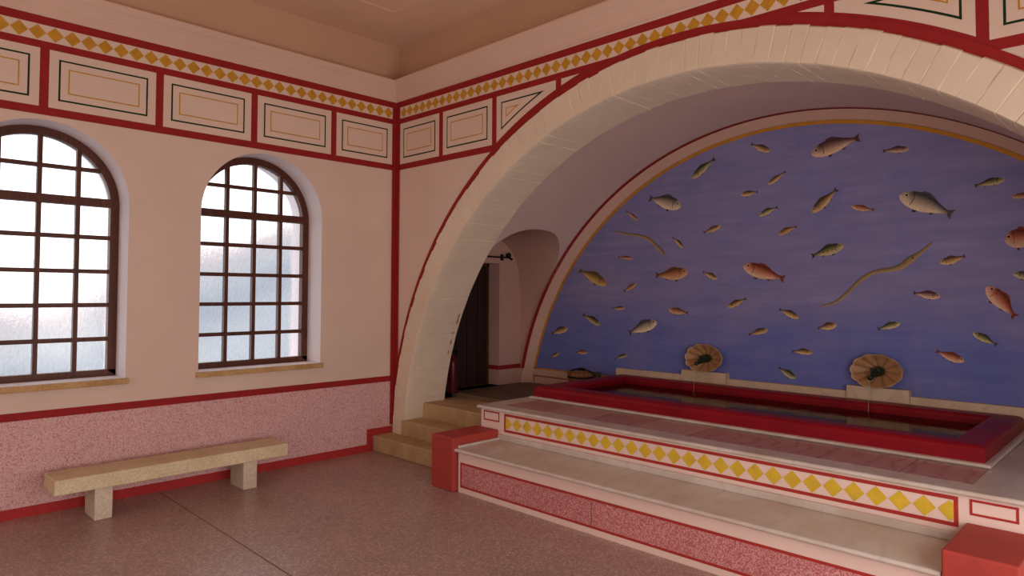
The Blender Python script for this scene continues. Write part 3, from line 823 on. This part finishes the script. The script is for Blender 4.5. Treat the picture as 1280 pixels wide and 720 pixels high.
b = MB(); b.tube([(1.19 - .165 * cos(PI * k / 12), 1.86, .765 + .045 * sin(PI * k / 12)) for k in range(13)], .009, 8); b.tube([(1.15, 1.86, .808), (1.19, 1.86, .813), (1.23, 1.86, .808)], .018, 10); b.build('handle', M['iron'], bk, smooth=True)
j = MB(); j.lathe([(.045, 0), (.07, .04), (.078, .10), (.066, .16), (.04, .195), (.038, .215), (.05, .235), (.046, .24), (.03, .235), (.03, .2)], (1.42, 1.87, .545), 28)
tag(j.build('jar', M['jar'], None, smooth=True), 'small dark olive jar between the wooden bucket and the pool', 'jar')

YB -= .03
for o in bpy.data.objects:
    if o not in BEFORE and o.parent is None: o.location.y -= .03

SKY, PR, PE, EXPO = 2.3, 46, 46, 0
# ------------------------------------------------------------ sky, daylight, camera
w = bpy.data.worlds.new('sky'); scene.world = w; w.use_nodes = True
t = w.node_tree; t.nodes.clear()
out = t.nodes.new('ShaderNodeOutputWorld'); bg = t.nodes.new('ShaderNodeBackground')
tc = t.nodes.new('ShaderNodeTexCoord'); sp = t.nodes.new('ShaderNodeSeparateXYZ'); t.links.new(tc.outputs['Generated'], sp.inputs[0])
nz = t.nodes.new('ShaderNodeTexNoise'); nz.inputs['Scale'].default_value = 7; nz.inputs['Detail'].default_value = 3
t.links.new(tc.outputs['Generated'], nz.inputs['Vector'])
ma = t.nodes.new('ShaderNodeMath'); ma.operation = 'MULTIPLY_ADD'; ma.inputs[1].default_value = .13; ma.inputs[2].default_value = .0925
t.links.new(nz.outputs['Fac'], ma.inputs[0])
ad = t.nodes.new('ShaderNodeMath'); ad.operation = 'ADD'; az = t.nodes.new('ShaderNodeMath'); az.operation = 'MULTIPLY_ADD'; az.inputs[1].default_value = -.375; t.links.new(sp.outputs['Y'], az.inputs[0]); t.links.new(sp.outputs['Z'], az.inputs[2]); t.links.new(az.outputs[0], ad.inputs[0]); t.links.new(ma.outputs[0], ad.inputs[1])
mr = t.nodes.new('ShaderNodeMapRange'); mr.inputs[1].default_value = -.15; mr.inputs[2].default_value = .20; t.links.new(ad.outputs[0], mr.inputs[0])
cr = t.nodes.new('ShaderNodeValToRGB'); els = cr.color_ramp.elements
stops = [(0, (.25, .265, .295, 1)), (.28, (.30, .315, .345, 1)), (.42, (.20, .22, .26, 1)), (.5, (.30, .31, .335, 1)), (.57, (.31, .29, .31, 1)), (.63, (.44, .39, .40, 1)), (.74, (1, 1, 1, 1))]
while len(els) < len(stops): els.new(.5)
for e, (p, c) in zip(els, stops): e.position = p; e.color = c
t.links.new(mr.outputs[0], cr.inputs['Fac']); t.links.new(cr.outputs['Color'], bg.inputs['Color'])
bg.inputs['Strength'].default_value = SKY
t.links.new(bg.outputs[0], out.inputs['Surface'])

def area(name, loc, rot, sx, sy, power, col=(1, 1, 1), portal=False):
    l = bpy.data.lights.new(name, 'AREA'); l.shape = 'RECTANGLE'; l.size = sx; l.size_y = sy; l.energy = power; l.color = col
    o = bpy.data.objects.new(name, l); COL.objects.link(o); o.location = loc; o.rotation_euler = rot
    if portal: l.cycles.is_portal = True
    return o
for c, nm in WIN: area('window_portal', (-.36, c, 2.0), (0, -PI / 2, 0), 2.05, 1.2, 1, portal=True)
# daylight from the matching windows on the opposite side plus an added broad fill light at the rear wall
for c in (-1.5, -3.3, -5.1): area('opposite_window_light', (6.97, c, 1.25), (0, PI / 2, 0), 1.9, 1.15, PR, (1, .955, .90))
area('end_fill_light', (2.6, FY + .05, 1.6), (PI / 2, 0, 0), 4.5, 2.4, PE, (1, .935, .87))

cam = bpy.data.cameras.new('camera'); co = bpy.data.objects.new('camera', cam); COL.objects.link(co)
cam.sensor_width = 36; cam.sensor_fit = 'HORIZONTAL'; cam.lens = 842.71 / 1280 * 36
yaw, pit, roll = .78191, .03319, .00407
cam.shift_y = -21.1 / 1280
f = Vector((-sin(yaw) * cos(pit), cos(yaw) * cos(pit), sin(pit))); r = Vector((cos(yaw), sin(yaw), 0)); u = r.cross(f)
r2_, u2 = r * cos(roll) + u * sin(roll), u * cos(roll) - r * sin(roll)
co.matrix_world = Matrix(((r2_.x, u2.x, -f.x, 6.235), (r2_.y, u2.y, -f.y, -4.422), (r2_.z, u2.z, -f.z, 1.7), (0, 0, 0, 1)))
cam.clip_start = .05
scene.camera = co
scene.view_settings.view_transform = 'Standard'; scene.view_settings.look = 'None'; scene.view_settings.exposure = EXPO; scene.view_settings.gamma = 1
scene.cycles.use_denoising = True
scene.cycles.max_bounces = 10; scene.cycles.diffuse_bounces = 6; scene.cycles.transparent_max_bounces = 12
scene.cycles.sample_clamp_indirect = 6; scene.cycles.caustics_reflective = False
